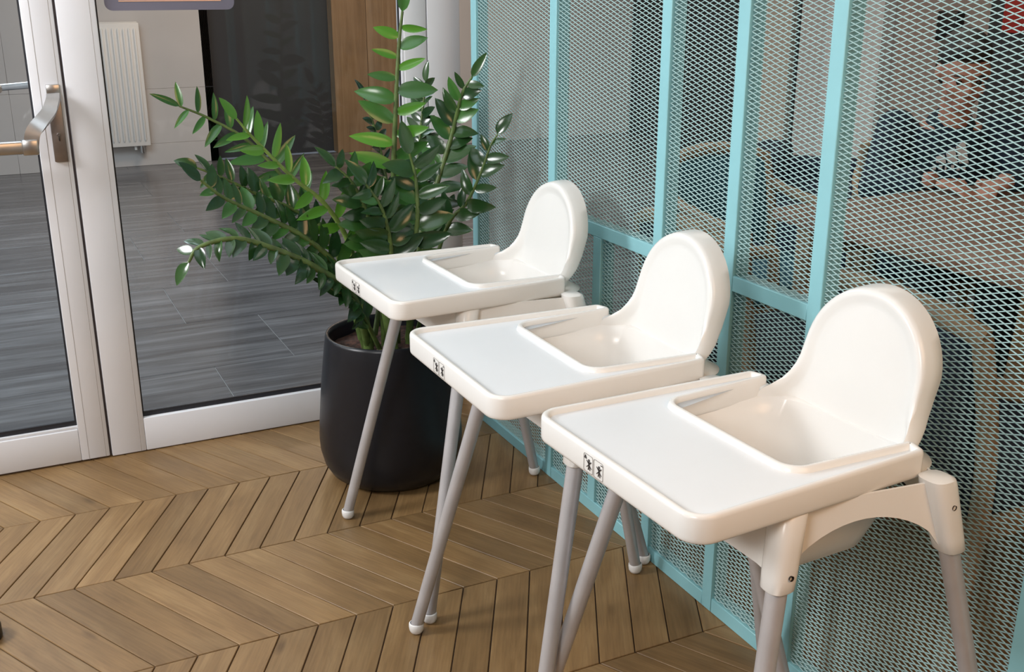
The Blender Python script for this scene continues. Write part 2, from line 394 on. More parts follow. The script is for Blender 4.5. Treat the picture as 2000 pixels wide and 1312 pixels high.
o = box('red_poster', XR - .035, XR - .021, 4.45, 4.72, 1.07, 1.30, M['red'], None, .002); tag(o, 'red print on the dark wall at the upper right', 'poster')

# ------------------------------------------------------------------ glazed door front
TOPZ = 2.25
def glazing(parent, x0, x1, z0, z1, y):
    p = box('pane', x0, x1, y, y + .012, z0, z1, M['glass'], parent)
    gy0, gy1 = y - .008, y - .001
    box('gasket', x0, x1, gy0, gy1, z0, z0 + .015, M['gasket'], parent); box('gasket', x0, x0 + .005, gy0, gy1, z0 + .015, z1, M['gasket'], parent)
    box('gasket', x1 - .005, x1, gy0, gy1, z0 + .015, z1, M['gasket'], parent)
    return p
d1 = struct(empty('door_1', (0, YD, 0)), 'white aluminium glass door leaf with a steel push bar')
T = .065
def stile(parent, name, x0, x1, z0, z1, y0=0.0, y1=T, bev=.003): return box(name, x0, x1, y0, y1, z0, z1, M['alu'], parent, bev)
stile(d1, 'stile', .128, .2075, .006, TOPZ); stile(d1, 'stile', -.72, -.635, .006, TOPZ)
stile(d1, 'bottom_rail', -.635, .128, .006, .106); stile(d1, 'top_rail', -.635, .128, TOPZ - .1, TOPZ)
stile(d1, 'glazing_bead', -.635, .128, .106, .1145, .006, .02, .001)
glazing(d1, -.635, .128, .114, TOPZ - .1, .024)
for gx in (.149, .196): box('groove', gx, gx + .0012, -.0004, .002, .006, TOPZ, M['ink_line'], d1)
w1 = struct(empty('window_1', (0, YD, 0)), 'fixed glass pane in a white aluminium frame beside the door')
stile(w1, 'stile', .2145, .3135, .003, TOPZ); stile(w1, 'stile', 1.187, 1.2605, .003, TOPZ)
stile(w1, 'bottom_rail', .3135, 1.187, .003, .108); stile(w1, 'top_rail', .3135, 1.187, TOPZ - .1, TOPZ)
stile(w1, 'bead', 1.179, 1.187, .108, TOPZ - .1, .004, .02, .001)
glazing(w1, .3135, 1.180, .108, TOPZ - .1, .024)
for gx in (.2975,): box('groove', gx, gx + .001, -.0004, .002, .003, TOPZ, M['ink_line'], w1)
struct(box('trim_1', .2075, .2145, YD + .018, YD + .05, 0, TOPZ, M['alu_gap']), 'dark joint between door leaf and fixed pane')
struct(box('trim_2', 1.2632, 1.372, YD, YD + .07, .003, TOPZ, M['alu'], None, .003), 'white aluminium corner post beside the mesh partition')
struct(box('trim_3', 1.2605, 1.2632, YD + .01, YD + .05, .003, TOPZ, M['alu_gap']), 'dark joint beside the corner post')
struct(box('trim_4', -.80, -.723, YD, YD + .07, 0, TOPZ, M['alu'], None, .003), 'white hinge side frame of the door')
struct(box('trim_5', -.80, 1.372, YD, YD + .09, TOPZ + .003, 2.8, M['wall_white'], None, .003), 'white wall above the glass front')
# push bar and lock plate (children of the door, door origin at Y = YD)
pl = box('lock_plate', .163, .1975, -.014, -.0005, .893, 1.075, M['plate'], d1, .002)
box('plate_head', .164, .1985, -.010, -.0005, 1.073, 1.099, M['steel'], pl, .002)
bm = bmesh.new(); add_lathe(bm, [(0, .004), (.0045, .004), (.0055, 0)], 16); bmesh.ops.rotate(bm, verts=bm.verts, matrix=Matrix.Rotation(R(90), 3, 'X'))
bmesh.ops.translate(bm, verts=bm.verts, vec=(.181, -.014, .966)); mesh_obj('keyhole', bm, M['chrome'], pl, True, 40)
box('key_slot', .1795, .1825, -.020, -.0135, .950, .964, M['screw'], pl, .0008)
# flat curved arm: sweep of a strip from plate out and down to the bar
path = bezier([(.181, -.012, 1.072), (.176, -.030, 1.058), (.160, -.052, 1.030), (.135, -.072, 1.006), (.116, -.080, .985), (.107, -.082, .955), (.105, -.082, .932)], 6)
bm = bmesh.new(); rings = []
for i, p in enumerate(path):
    t = (path[min(i + 1, len(path) - 1)] - path[max(i - 1, 0)]).normalized()
    s = Vector((1, 0, .25 if i < 10 else 0)).normalized(); s = (s - t * s.dot(t)).normalized() if abs(s.dot(t)) < .95 else Vector((.7, 0, .7)); n = t.cross(s).normalized()
    f = i / (len(path) - 1); wv = .0165 + .003 * f; th = .006
    rings.append([bm.verts.new(p + s * a * wv + n * b * th) for a, b in ((-1, -1), (1, -1), (1, 1), (-1, 1))])
for a, b in zip(rings, rings[1:]):
    for k in range(4): bm.faces.new((a[k], a[(k + 1) % 4], b[(k + 1) % 4], b[k]))
bm.faces.new(list(reversed(rings[0]))); bm.faces.new(rings[-1]); bmesh.ops.recalc_face_normals(bm, faces=bm.faces)
mesh_obj('lever_arm', bm, M['steel'], d1, True, 35)
pb = box('push_bar', -.62, .088, -.094, -.068, .930, .964, M['steel'], d1, .006)
box('bar_end', .084, .124, -.097, -.065, .927, .967, M['steel'], d1, .004)
oh = tube('outer_handle', [(.05, .05, 1.085), (.05, .115, 1.085), (.06, .125, 1.085), (.155, .125, 1.090), (.165, .12, 1.09), (.165, .055, 1.09)], .0095, M['steel'], d1, 12)
# sign on the fixed glass
sg = empty('glass_sign', (.5125, YD + .018, 1.285)); tag(sg, 'purple-grey rounded sign with an orange line stuck on the glass', 'sign')
bm = bmesh.new(); hw, hh, rr = .1735, .30, .02; pts = []
for cx_, cz_, a0 in ((hw - rr, rr, -90), (hw - rr, hh - rr, 0), (-hw + rr, hh - rr, 90), (-hw + rr, rr, 180)):
    for k in range(7): a = R(a0 + 15 * k); pts.append((cx_ + rr * math.cos(a), cz_ + rr * math.sin(a)))
lo = [bm.verts.new((x, 0, z)) for x, z in pts]; hi = [bm.verts.new((x, .004, z)) for x, z in pts]
bm.faces.new(lo); bm.faces.new(list(reversed(hi)))
for k in range(len(lo)): bm.faces.new((lo[k], hi[k], hi[(k + 1) % len(lo)], lo[(k + 1) % len(lo)]))
bmesh.ops.recalc_face_normals(bm, faces=bm.faces)
mesh_obj('sign_board', bm, M['sign'], sg); box('orange_line', -.137, .137, -.0015, 0, .0235, .0262, M['orange'], sg); box('orange_line', -.137, .137, -.0015, 0, .27, .2727, M['orange'], sg)

# ------------------------------------------------------------------ radiator on the far lobby wall
rd = empty('wall_radiator', (.875, YL - .06, .165)); tag(rd, 'tall white ribbed radiator on the grey lobby wall', 'radiator')
box('panel_body', -.26, .265, -.03, .03, 0, .905, M['radiator'], rd, .006)
bm = bmesh.new()
for k in range(13):
    x = -.232 + k * .0385; add_tube(bm, [(x, -.031, .035), (x, -.031, .05), (x, -.031, .855), (x, -.031, .87)], [.004, .0105, .0105, .004], 8, True)
for k in range(13):
    pass
mesh_obj('front_ribs', bm, M['radiator'], rd, True, 60)
box('top_grille', -.25, .255, -.026, .026, .905, .912, M['radiator'], rd, .002)
tube('valve', [(.20, 0, -.055), (.20, 0, .002)], [.02, .017], M['chrome'], rd, 14)
tube('pipe', [(.155, 0, -.03), (.155, 0, .002)], .011, M['radiator'], rd, 10); tube('pipe', [(.20, 0, -.04), (.20, .05, -.04)], .009, M['chrome'], rd, 10)
box('wall_bracket', -.20, -.15, .028, .058, .2, .7, M['radiator'], rd)
box('wall_bracket', .15, .2, .028, .058, .2, .7, M['radiator'], rd)

# ------------------------------------------------------------------ teal mesh partition
pt = empty('mesh_partition', (XP, 0, 0)); tag(pt, 'teal steel frame partition filled with diamond expanded metal mesh', 'partition')
PT, PD = 2.35, .040
posts = [(2.975, 3.012), (2.479, 2.515), (1.968, 2.003), (1.706, 1.7415), (1.444, 1.480), (.915, .953), (-.05, -.014)]
for a, b in posts: box('post', 0, PD, a, b, 0.0, PT, M['teal'], pt, .0015, 1)
box('post', 0, PD, 2.232, 2.270, .035, .757, M['teal'], pt, .0015, 1)
for (a0, a1), (b0, b1) in zip(posts[1:], posts[:-1]):
    box('bottom_rail', 0.0003, PD - .0003, a1, b0, 0, .0345, M['teal'], pt, .0015, 1); box('top_rail', .0003, PD - .0003, a1, b0, PT - .035, PT, M['teal'], pt, .0015, 1)
for i in (1, 2, 3): box('middle_rail', .0003, PD - .0003, posts[i + 1][1], posts[i][0], .757, .7895, M['teal'], pt, .0015, 1)
def expanded(y0, y1, z0, z1, LW=.030, SW=.0099, wd=.0016, th=.0012):
    ni, nj = int((y1 - y0) / (LW / 2)) + 2, int((z1 - z0) / (SW / 2)) + 2
    I, J = np.meshgrid(np.arange(ni), np.arange(nj), indexing='ij'); I, J = I.ravel(), J.ravel(); ok = (I + J) % 2 == 0; I, J = I[ok], J[ok]
    seg = []
    for s in (1, -1):
        a = np.stack([y0 + I * LW / 2, z0 + J * SW / 2], 1); b = a + np.array([LW / 2, s * SW / 2])
        seg.append(np.stack([a, b], 1))
    S = np.concatenate(seg)
    S = S[(S[:, :, 0].max(1) <= y1 + .012) & (S[:, :, 1].max(1) <= z1 + .006) & (S[:, :, 1].min(1) >= z0 - .006)]
    sg = np.sign(S[:, 1, 1] - S[:, 0, 1]); hz = wd / 2
    V = np.zeros((len(S), 8, 3))
    for e in (0, 1):
        y, z = S[:, e, 0], S[:, e, 1]
        # flat strand, twisted a little so that its lower edge stands forward
        for q, (dx, dz) in enumerate(((-th / 2 - .0006, -hz), (-th / 2 + .0006, hz), (th / 2 + .0006, hz), (th / 2 - .0006, -hz))):
            V[:, e * 4 + q, 0] = .0075 + dx; V[:, e * 4 + q, 1] = y; V[:, e * 4 + q, 2] = z + dz
    base = (np.arange(len(S)) * 8)[:, None, None]
    F = (np.array([[0, 1, 5, 4], [1, 2, 6, 5], [2, 3, 7, 6], [3, 0, 4, 7]])[None] + base).reshape(-1, 4)
    me = bpy.data.meshes.new('expanded_mesh'); me.vertices.add(len(S) * 8); me.vertices.foreach_set('co', V.ravel())
    me.loops.add(F.size); me.loops.foreach_set('vertex_index', F.ravel().astype(np.int32)); me.polygons.add(len(F))
    me.polygons.foreach_set('loop_start', np.arange(0, F.size, 4, dtype=np.int32)); me.polygons.foreach_set('loop_total', np.full(len(F), 4, dtype=np.int32))
    me.update(calc_edges=True); me.validate(); me.materials.append(M['mesh'])
    o = bpy.data.objects.new('expanded_mesh', me); COL.objects.link(o); o.parent = pt; tag(o, kind='stuff'); return o
ZT = 1.95
expanded(2.515, 2.975, .0345, ZT)
expanded(2.003, 2.479, .7895, ZT); expanded(2.003, 2.232, .0345, .757); expanded(2.270, 2.479, .0345, .757)
expanded(1.7415, 1.968, .7895, ZT); expanded(1.7415, 1.968, .0345, .757)
expanded(1.480, 1.706, .7895, ZT); expanded(1.480, 1.706, .0345, .757)
expanded(.953, 1.444, .0345, ZT); expanded(.35, .915, .0345, ZT)

# ------------------------------------------------------------------ high chairs (front = -X)
def rounded(pts, rads, seg=6):
    out = []; n = len(pts)
    for i in range(n):
        p0, p1, p2 = Vector(pts[i - 1]), Vector(pts[i]), Vector(pts[(i + 1) % n]); r = rads[i]
        if r <= 0: out.append(p1); continue
        a, b = (p0 - p1).normalized(), (p2 - p1).normalized(); half = math.acos(max(-1, min(1, a.dot(b)))) / 2
        d = r / math.tan(half); s, e = p1 + a * d, p1 + b * d; c = p1 + (a + b).normalized() * (r / math.sin(half))
        a0 = math.atan2(s.y - c.y, s.x - c.x); a1 = math.atan2(e.y - c.y, e.x - c.x)
        while a1 - a0 > math.pi: a1 -= 2 * math.pi
        while a1 - a0 < -math.pi: a1 += 2 * math.pi
        for k in range(seg + 1): t = a0 + (a1 - a0) * k / seg; out.append(c + Vector((math.cos(t), math.sin(t))) * r)
    return out
def offset(pl, g):
    n = len(pl); out = []
    for i in range(n):
        p0, p1, p2 = pl[i - 1], pl[i], pl[(i + 1) % n]; e1, e2 = (p1 - p0).normalized(), (p2 - p1).normalized()
        n1, n2 = Vector((-e1.y, e1.x)), Vector((-e2.y, e2.x)); out.append(p1 + (n1 + n2) / max(1 + n1.dot(n2), .3) * g)
    return out
def stack(bm, rings, close_first=True, close_last=True):
    R_ = [[bm.verts.new(p) for p in r] for r in rings]; n = len(R_[0])
    for a, b in zip(R_, R_[1:]):
        for k in range(n): bm.faces.new((a[k], a[(k + 1) % n], b[(k + 1) % n], b[k]))
    if close_first: bm.faces.new(list(reversed(R_[0])))
    if close_last: bm.faces.new(R_[-1])
    return R_
def fleg(z, s): return Vector((-.281 + .228 * z, s * (.279 - .155 * z), z))
def bleg(z, s): return Vector((.296 - .262 * z, s * (.284 - .104 * z), z))
ZTR = .727
def make_tray(parent):
    # U-shaped outline, counter-clockwise, open to the back (+X)
    pts = [(-.309, .206), (-.309, -.206), (.112, -.190), (.124, -.152), (-.094, -.140), (-.094, .140), (.124, .152), (.112, .190)]
    ol = rounded(pts, [.036, .036, .014, .010, .026, .026, .010, .014], 7)
    bm = bmesh.new()
    L = [(.003, ZTR - .041), (.0018, ZTR - .0405), (.0006, ZTR - .038), (0, ZTR - .034), (0, ZTR - .006), (.0012, ZTR - .002), (.004, ZTR), (.0085, ZTR), (.0115, ZTR - .002), (.0135, ZTR - .0085)]
    rings = []
    for g, z in L:
        g = -g if g < 0 else g
        rings.append([(p.x, p.y, z) for p in (offset(ol, g) if g else ol)])
    stack(bm, rings, True, False)
    bmesh.ops.recalc_face_normals(bm, faces=bm.faces)
    t = mesh_obj('tray', bm, M['plastic'], parent, True, 50)
    bm = bmesh.new(); bm.faces.new([bm.verts.new((p.x, p.y, ZTR - .0085)) for p in offset(ol, .0133)]); bm.normal_update(); bmesh.ops.triangulate(bm, faces=bm.faces)
    s = mesh_obj('tray_surface', bm, M['tray_top'], t); s['label'] = 'pale recessed tray surface'
    return t
def make_label(tray):
    bm = bmesh.new(); bl = bmesh.new()
    def bar(b, y0, z0, y1, z1, wd=.0009):
        d = Vector((y1 - y0, z1 - z0)); n = Vector((-d.y, d.x)).normalized() * wd / 2
        q = [(y0 + n.x, z0 + n.y), (y1 + n.x, z1 + n.y), (y1 - n.x, z1 - n.y), (y0 - n.x, z0 - n.y)]
        lo = [b.verts.new((-.3095, a, c)) for a, c in q]; hi = [b.verts.new((-.3099, a, c)) for a, c in q]
        b.faces.new(hi); b.faces.new(list(reversed(lo)))
        for k in range(4): b.faces.new((lo[k], hi[k], hi[(k + 1) % 4], lo[(k + 1) % 4]))
    def disc(b, cy, cz, r):
        vs = [b.verts.new((-.3099, cy + r * math.cos(k * math.pi / 5), cz + r * math.sin(k * math.pi / 5))) for k in range(10)]; b.faces.new(vs)
    zc = .7045
    for yc, dz in ((.041, 0), (.0145, 0)):
        # rounded frame
        rr = rounded([(yc - .0118, zc - .0135), (yc + .0118, zc - .0135), (yc + .0118, zc + .0135), (yc - .0118, zc + .0135)], [.003] * 4, 3)
        for a, b in zip(rr, rr[1:] + rr[:1]):
            if (b - a).length > 1e-5: bar(bl, a.x, a.y, b.x, b.y, .0007)
        y = yc - .002                                   # child figure with a cross over it
        disc(bm, y, zc + .0055, .0022); bar(bm, y, zc + .003, y, zc - .0035, .003); bar(bm, y, zc - .003, y - .003, zc - .0095, .0014); bar(bm, y, zc - .003, y + .002, zc - .0095, .0014)
        bar(bm, y, zc + .0015, y - .0045, zc + .004, .0012); bar(bm, y, zc + .0015, y + .0045, zc + .0035, .0012)
        bar(bm, y - .0062, zc + .0045, y + .0062, zc - .0062, .0011); bar(bm, y + .0062, zc + .0045, y - .0062, zc - .0062, .0011)
    ty, tz = .0485, zc + .0085                          # warning triangle
    for a, b in (((-.0028, -.0022), (.0028, -.0022)), ((.0028, -.0022), (0, .0028)), ((0, .0028), (-.0028, -.0022))): bar(bm, ty + a[0], tz + a[1], ty + b[0], tz + b[1], .0009)
    bar(bm, ty, tz + .001, ty, tz - .0012, .0009)
    for k in range(3): bar(bm, .0085 - k * .0022, zc + .0105, .0085 - k * .0022 - .0012, zc + .0095, .0012)
    o = mesh_obj('warning_label', bm, M['ink'], tray); o['label'] = 'black printed warning pictograms'
    mesh_obj('label_outline', bl, M['ink_line'], tray)
def make_high_chair():
    root = empty('high_chair')
    # bucket seat
    def rr(x0, x1, hw0, hw1, r, rb, z):
        return [(p.x, p.y, z) for p in rounded([(x0, hw0), (x0, -hw0), (x1, -hw1), (x1, hw1)], [r, r, rb, rb], 10)]
    bm = bmesh.new()
    stack(bm, [rr(-.150, .182, .178, .176, .03, .06, .6835), rr(-.120, .160, .158, .158, .04, .08, .6945), rr(-.114, .151, .150, .150, .045, .08, .691), rr(-.108, .1455, .143, .143, .05, .08, .655), rr(-.102, .134, .134, .134, .05, .075, .590),
               rr(-.094, .116, .122, .120, .045, .065, .552), rr(-.075, .085, .100, .098, .035, .05, .538), rr(-.04, .05, .05, .05, .02, .02, .535)], False, True)
    bmesh.ops.recalc_face_normals(bm, faces=bm.faces)
    s = mesh_obj('seat_bucket', bm, M['plastic'], root, True, 60)
    md = s.modifiers.new('thick', 'SOLIDIFY'); md.thickness = .004; md.offset = 0
    # backrest: dome outline with rolled-back rim
    half = []
    for k in range(0, 15):
        a = R(90 - k * 6.4); half.append((.124 * math.cos(a), .783 + .124 * math.sin(a)))
    half += [(.1245, .768), (.1265, .754), (.130, .740), (.136, .727), (.144, .716), (.151, .707), (.154, .695), (.154, .665)]
    ol = [Vector((y, z)) for y, z in half] + [Vector((-y, z)) for y, z in reversed(half[1:])]
    def bx(z): return .149 + (z - .70) * .165
    def wing(y, z): return 26 * max(0, abs(y) - .105) ** 2 * max(0, min(1, (.80 - z) / .06))
    def ring(g, dx):
        f_ = 1 - sg * g / .13; pl = [Vector((p.x * f_, p.y if p.y < .783 else .783 + (p.y - .783) * f_)) for p in ol]
        return [(bx(p.y) + dx - wing(p.x, p.y), p.x, p.y) for p in pl]
    bm = bmesh.new()
    sg = 1
    if sum(ol[i - 1].x * ol[i].y - ol[i].x * ol[i - 1].y for i in range(len(ol))) < 0: sg = -1
    rings = [ring(sg * .030, .0045), ring(sg * .022, .0035), ring(sg * .014, .0), ring(sg * .006, -.0005), ring(sg * .0015, .003), ring(0, .009), ring(-sg * .0015, .020), ring(-sg * .002, .040), ring(sg * .001, .042), ring(sg * .003, .038), ring(sg * .006, .014)]
    RA = stack(bm, rings, False, False); RR = RA[0]; K = 12; m_ = len(half)
    for ra, rb in zip(RA, RA[1:]):          # the rim is open along the bottom, where the shell runs on into the seat
        f_ = bm.faces.get((ra[m_ - 1], ra[m_], rb[m_], rb[m_ - 1]))
        if f_: bm.faces.remove(f_)
    rows = [[RR[0]] * (K + 1)]
    for k in range(1, m_):
        a, b = RR[len(RR) - k], RR[k]; row = [a]
        for j in range(1, K):
            p = a.co.lerp(b.co, j / K); row.append(bm.verts.new((bx(p.z) + .0045 - wing(p.y, p.z), p.y, p.z)))
        rows.append(row + [b])
    for ra, rb in zip(rows, rows[1:]):
        for j in range(K):
            q = []
            for v in (ra[j], ra[j + 1], rb[j + 1], rb[j]):
                if v not in q: q.append(v)
            if len(q) > 2 and not bm.faces.get(q): bm.faces.new(q)
    bmesh.ops.recalc_face_normals(bm, faces=bm.faces)
    mesh_obj('backrest', bm, M['plastic'], root, True, 60)
    # skirts between the leg sockets
    def skirt(name, A, B, ztop, prof, th=.004, bulge=0.0, n=14, tb=.3):
        bm = bmesh.new(); top, bot = [], []
        nrm = Vector((B.y - A.y, -(B.x - A.x), 0)).normalized()
        for k in range(n + 1):
            t = k / n; zb = prof(t); pt_, pb_ = A.lerp(B, t), A.lerp(B, t)
            bl = bulge * math.sin(math.pi * t)
            top.append((Vector((pt_.x, pt_.y, ztop)) + nrm * bl * tb)); bot.append(Vector((pb_.x, pb_.y, zb)) + nrm * (bl + (ztop - zb) * .10))
        for side in (0, 1): pass
        v = [[bm.verts.new(p + nrm * s_) for p in row] for s_ in (0, -th) for row in (top, bot)]
        for k in range(n):
            bm.faces.new((v[0][k], v[0][k + 1], v[1][k + 1], v[1][k])); bm.faces.new((v[2][k + 1], v[2][k], v[3][k], v[3][k + 1]))
            bm.faces.new((v[1][k], v[1][k + 1], v[3][k + 1], v[3][k])); bm.faces.new((v[0][k + 1], v[0][k], v[2][k], v[2][k + 1]))
        bm.faces.new((v[0][0], v[1][0], v[3][0], v[2][0])); bm.faces.new((v[1][n], v[0][n], v[2][n], v[3][n]))
        bmesh.ops.recalc_face_normals(bm, faces=bm.faces)
        return mesh_obj(name, bm, M['plastic'], root, True, 45)
    arch = lambda a, h: (lambda t: a + (h - a) * (max(0, math.sin(math.pi * t)) ** .62))
    zt = .688
    for s_ in (1, -1):
        f, b = fleg(.665, s_), bleg(.665, s_)
        A, B = (f, b) if s_ < 0 else (b, f)
        skirt('side_skirt', Vector((A.x, A.y, 0)), Vector((B.x, B.y, 0)), zt, arch(.590, .652))
    f0, f1 = fleg(.665, 1), fleg(.665, -1)
    skirt('front_skirt', Vector((f0.x - .012, f0.y, 0)), Vector((f1.x - .012, f1.y, 0)), zt, arch(.592, .612), bulge=.022)
    b0, b1 = bleg(.665, -1), bleg(.665, 1)
    skirt('back_skirt', Vector((b0.x + .004, b0.y, 0)), Vector((b1.x + .004, b1.y, 0)), .686, arch(.605, .640), bulge=.055, tb=1.0, n=18)
    # leg sockets, legs, feet
    for fn, sx in ((fleg, -1), (bleg, 1)):
        for s_ in (-1, 1):
            zs = [.578, .580, .60, .64, .685, .694 if sx > 0 else .686, .697 if sx > 0 else .687]
            rs = [.0185, .0205, .0215, .0225, .0235, .0225, .016]
            bm = bmesh.new(); rings = []
            for z, r in zip(zs, rs):
                c = fn(z, s_); ring = []
                for k in range(24):
                    a = 2 * math.pi * k / 24; ca, sa = math.cos(a), math.sin(a); e = (abs(ca) ** 3 + abs(sa) ** 3) ** (-1 / 3)
                    ring.append((c.x + r * e * ca, c.y + r * e * sa, z))
                rings.append(ring)
            stack(bm, rings); bmesh.ops.recalc_face_normals(bm, faces=bm.faces)
            so = mesh_obj('leg_socket', bm, M['plastic'], root, True, 50)
            c = fn(.602, s_) if sx < 0 else fn(.655, s_); bm = bmesh.new(); add_lathe(bm, [(0, .0012), (.0022, .0010), (.0036, .0006), (.004, -.002)], 14)
            bmesh.ops.rotate(bm, verts=bm.verts, matrix=Matrix.Rotation(R(-90 * -s_ if s_ < 0 else -90), 3, 'X'))
            if s_ < 0: pass
            bmesh.ops.translate(bm, verts=bm.verts, vec=(c.x, c.y + s_ * .0225, c.z)); mesh_obj('screw', bm, M['screw'], so, True, 40)
            a, b = fn(.018, s_), fn(.60, s_)
            lg = tube('leg', [a, a.lerp(b, .5), b], [.0135, .0142, .0150], M['tube'], root, 20)
            bm = bmesh.new(); prof = [(0, -.018), (.007, -.0175), (.0125, -.015), (.0155, -.009), (.0165, -.001), (.0162, .006), (.0150, .0075), (.0135, .008)]
            add_lathe(bm, prof, 20); bmesh.ops.translate(bm, verts=bm.verts, vec=a)
            mesh_obj('foot_cap', bm, M['cap'], lg, True, 60)
    t = make_tray(root); make_label(t)
    # rounded clip where the tray arm meets the rim
    for s_ in (1, -1):
        bm = bmesh.new(); add_lathe(bm, [(0, .006), (.009, .005), (.0135, .002), (.0145, -.006)], 18)
        bmesh.ops.scale(bm, verts=bm.verts, vec=(1.05, .6, .9)); bmesh.ops.translate(bm, verts=bm.verts, vec=(.112, s_ * .156, .7075)); mesh_obj('tray_clip', bm, M['clip'], root, True, 60)
    return root
hc = make_high_chair()
spots = [((1.0163, 2.2307), .0234, 'white high chair farthest from camera, beside the potted plant'),
         ((.981, 1.6465), -.0007, 'white high chair in the middle of the row of three'),
         ((1.0235, 1.1834), .0399, 'white high chair nearest the camera, its leg sockets in full view')]
for i, ((x, y), rz, lab) in enumerate(spots):
    o = hc if i == 0 else dup_tree(hc)
    o.location = (x, y, 0); o.rotation_euler = (0, 0, rz); tag(o, lab, 'high chair', 'high chairs lined up along the mesh partition')

# ------------------------------------------------------------------ potted plant
PC = Vector((.942, 2.73, 0)); PH = .43
pp = empty('potted_plant', PC); tag(pp, 'leafy green plant with glossy leaflets in a charcoal pot', 'plant')
bm = bmesh.new()
add_lathe(bm, [(0, 0), (.135, 0), (.158, .006), (.178, .022), (.194, .05), (.2035, .09), (.205, .12), (.2025, .17), (.1925, .28), (.180, .38), (.1745, .42), (.1725, .4285), (.168, .43), (.1635, .4275), (.161, .415), (.158, .36)], 72)
mesh_obj('pot', bm, M['pot'], pp, True, 60)
bm = bmesh.new(); add_lathe(bm, [(0, .395), (.05, .397), (.10, .393), (.159, .39)], 40)
for v in bm.verts: v.co.z += random.uniform(-.006, .006)
mesh_obj('soil', bm, M['soil'], pp, True)
fy, fp = R(26), R(18.28)
FW = Vector((math.sin(fy) * math.cos(fp), math.cos(fy) * math.cos(fp), -math.sin(fp))); RT = Vector((math.cos(fy), -math.sin(fy), 0)); UP = RT.cross(FW)
def at(px, py, Y):             # world point seen at that place of the photograph, standing at depth Y
    d = FW + RT * ((px - 1000) / 2095) - UP * ((py - 656) / 2095); return d * (Y / d.y) + Vector((0, 0, H))
def leaf_mesh(name, wd, fold=.25, droop=.12, mat=None):
    bm = bmesh.new(); rows = []; n = 8
    for i in range(n + 1):
        t = i / n; w_ = wd * (math.sin(math.pi * min(1, t ** .82 * .97 + .03)) ** .75) if 0 < i < n else (.02 if i == 0 else 0.002)
        z = -droop * t * t
        rows.append([bm.verts.new((t, -w_, z + fold * w_)), bm.verts.new((t, 0, z)), bm.verts.new((t, w_, z + fold * w_))])
    for a, b in zip(rows, rows[1:]):
        bm.faces.new((a[0], b[0], b[1], a[1])); bm.faces.new((a[1], b[1], b[2], a[2]))
    me = bpy.data.meshes.new(name); bm.to_mesh(me); bm.free(); me.materials.append(mat); me.polygons.foreach_set('use_smooth', [True] * len(me.polygons)); return me
LEAF = {}
for k, wd, fo, dr in (('leaf_dark', .23, .3, .18), ('leaf_mid', .22, .25, .12), ('leaf_young_lit', .16, .35, .05)):
    LEAF[k] = [leaf_mesh('leaf', wd * f, fo, dr * g, M[k]) for f, g in ((1, 1), (1.12, 1.5), (.9, .4))]
nleaf = 0
def frond(pts, mat, L=.085, start=.25, step=.042, r0=.0085, facing=None, spread=55, young=False, both=True, tipleaf=True, droop=0, jit=12, shrink=.25, alt=None, altp=0, ws=1.0):
    global nleaf
    P = bezier([Vector(p) - PC for p in pts], 8); n = len(P)
    st = tube('stem', P, [r0 * (1 - .68 * i / (n - 1)) for i in range(n)], M['stem_young' if young else 'stem'], pp, 9)
    Ls = [0]
    for a, b in zip(P, P[1:]): Ls.append(Ls[-1] + (b - a).length)
    tot = Ls[-1]; s = start * tot; k = 0
    fac = Vector(facing) if facing else Vector((-.35, -.75, .6))
    def sample(s):
        for i in range(n - 1):
            if Ls[i + 1] >= s: f = (s - Ls[i]) / max(1e-6, Ls[i + 1] - Ls[i]); return P[i].lerp(P[i + 1], f), (P[i + 1] - P[i]).normalized()
        return P[-1], (P[-1] - P[-2]).normalized()
    def put(p, d, nrm, ln, mat_):
        global nleaf
        d = d.normalized(); y = nrm.cross(d).normalized(); z = d.cross(y)
        me = random.choice(LEAF[mat_]); o = link_mesh('leaf', me, None, st); nleaf += 1
        m = Matrix((d, y, z)).transposed().to_4x4(); m.translation = p
        o.matrix_local = m @ Matrix.Diagonal((ln, ln * ws * random.uniform(.82, 1.12), ln * random.uniform(.6, 1.5), 1))
    while s < tot * .985:
        p, t = sample(s); nrm = (fac - t * fac.dot(t)).normalized(); side = t.cross(nrm)
        fr = (s / tot - start) / (1 - start); ln = L * (1 - shrink * fr) * (.75 + .35 * math.sin(math.pi * min(1, .25 + fr * .7)))
        for q in ((1, -1) if both else ((1,) if k % 2 else (-1,))):
            a = R(spread + random.uniform(-jit, jit)); d = t * math.cos(a) + side * q * math.sin(a) + nrm * random.uniform(.05, .28) - Vector((0, 0, droop))
            nn = (nrm + side * q * random.uniform(-.8, .25) + t * random.uniform(-.35, .35) + Vector((random.uniform(-.2, .2), random.uniform(-.2, .2), .15))).normalized()
            put(p + t * (q * step * .18), d, nn, ln * random.uniform(.8, 1.14), alt if alt and random.random() < altp else mat)
        s += step * (1 - .25 * fr); k += 1
    if tipleaf:
        p, t = sample(tot); nrm = (fac - t * fac.dot(t)).normalized(); put(p, t + nrm * .1, nrm, L * .8, mat)
base = lambda dx, dy: PC + Vector((dx, dy, .385))
# tall upright stem
frond([base(.02, -.02), at(772, 500, 2.68), at(768, 380, 2.66), at(772, 230, 2.64), at(779, 90, 2.63), at(786, 22, 2.62)], 'leaf_mid', .108, .38, .064, .0105, (-.25, -.85, .45), 74, alt='leaf_young_lit', altp=.4)  # brighter leaves mixed in as lit ones, the light painted in their colour
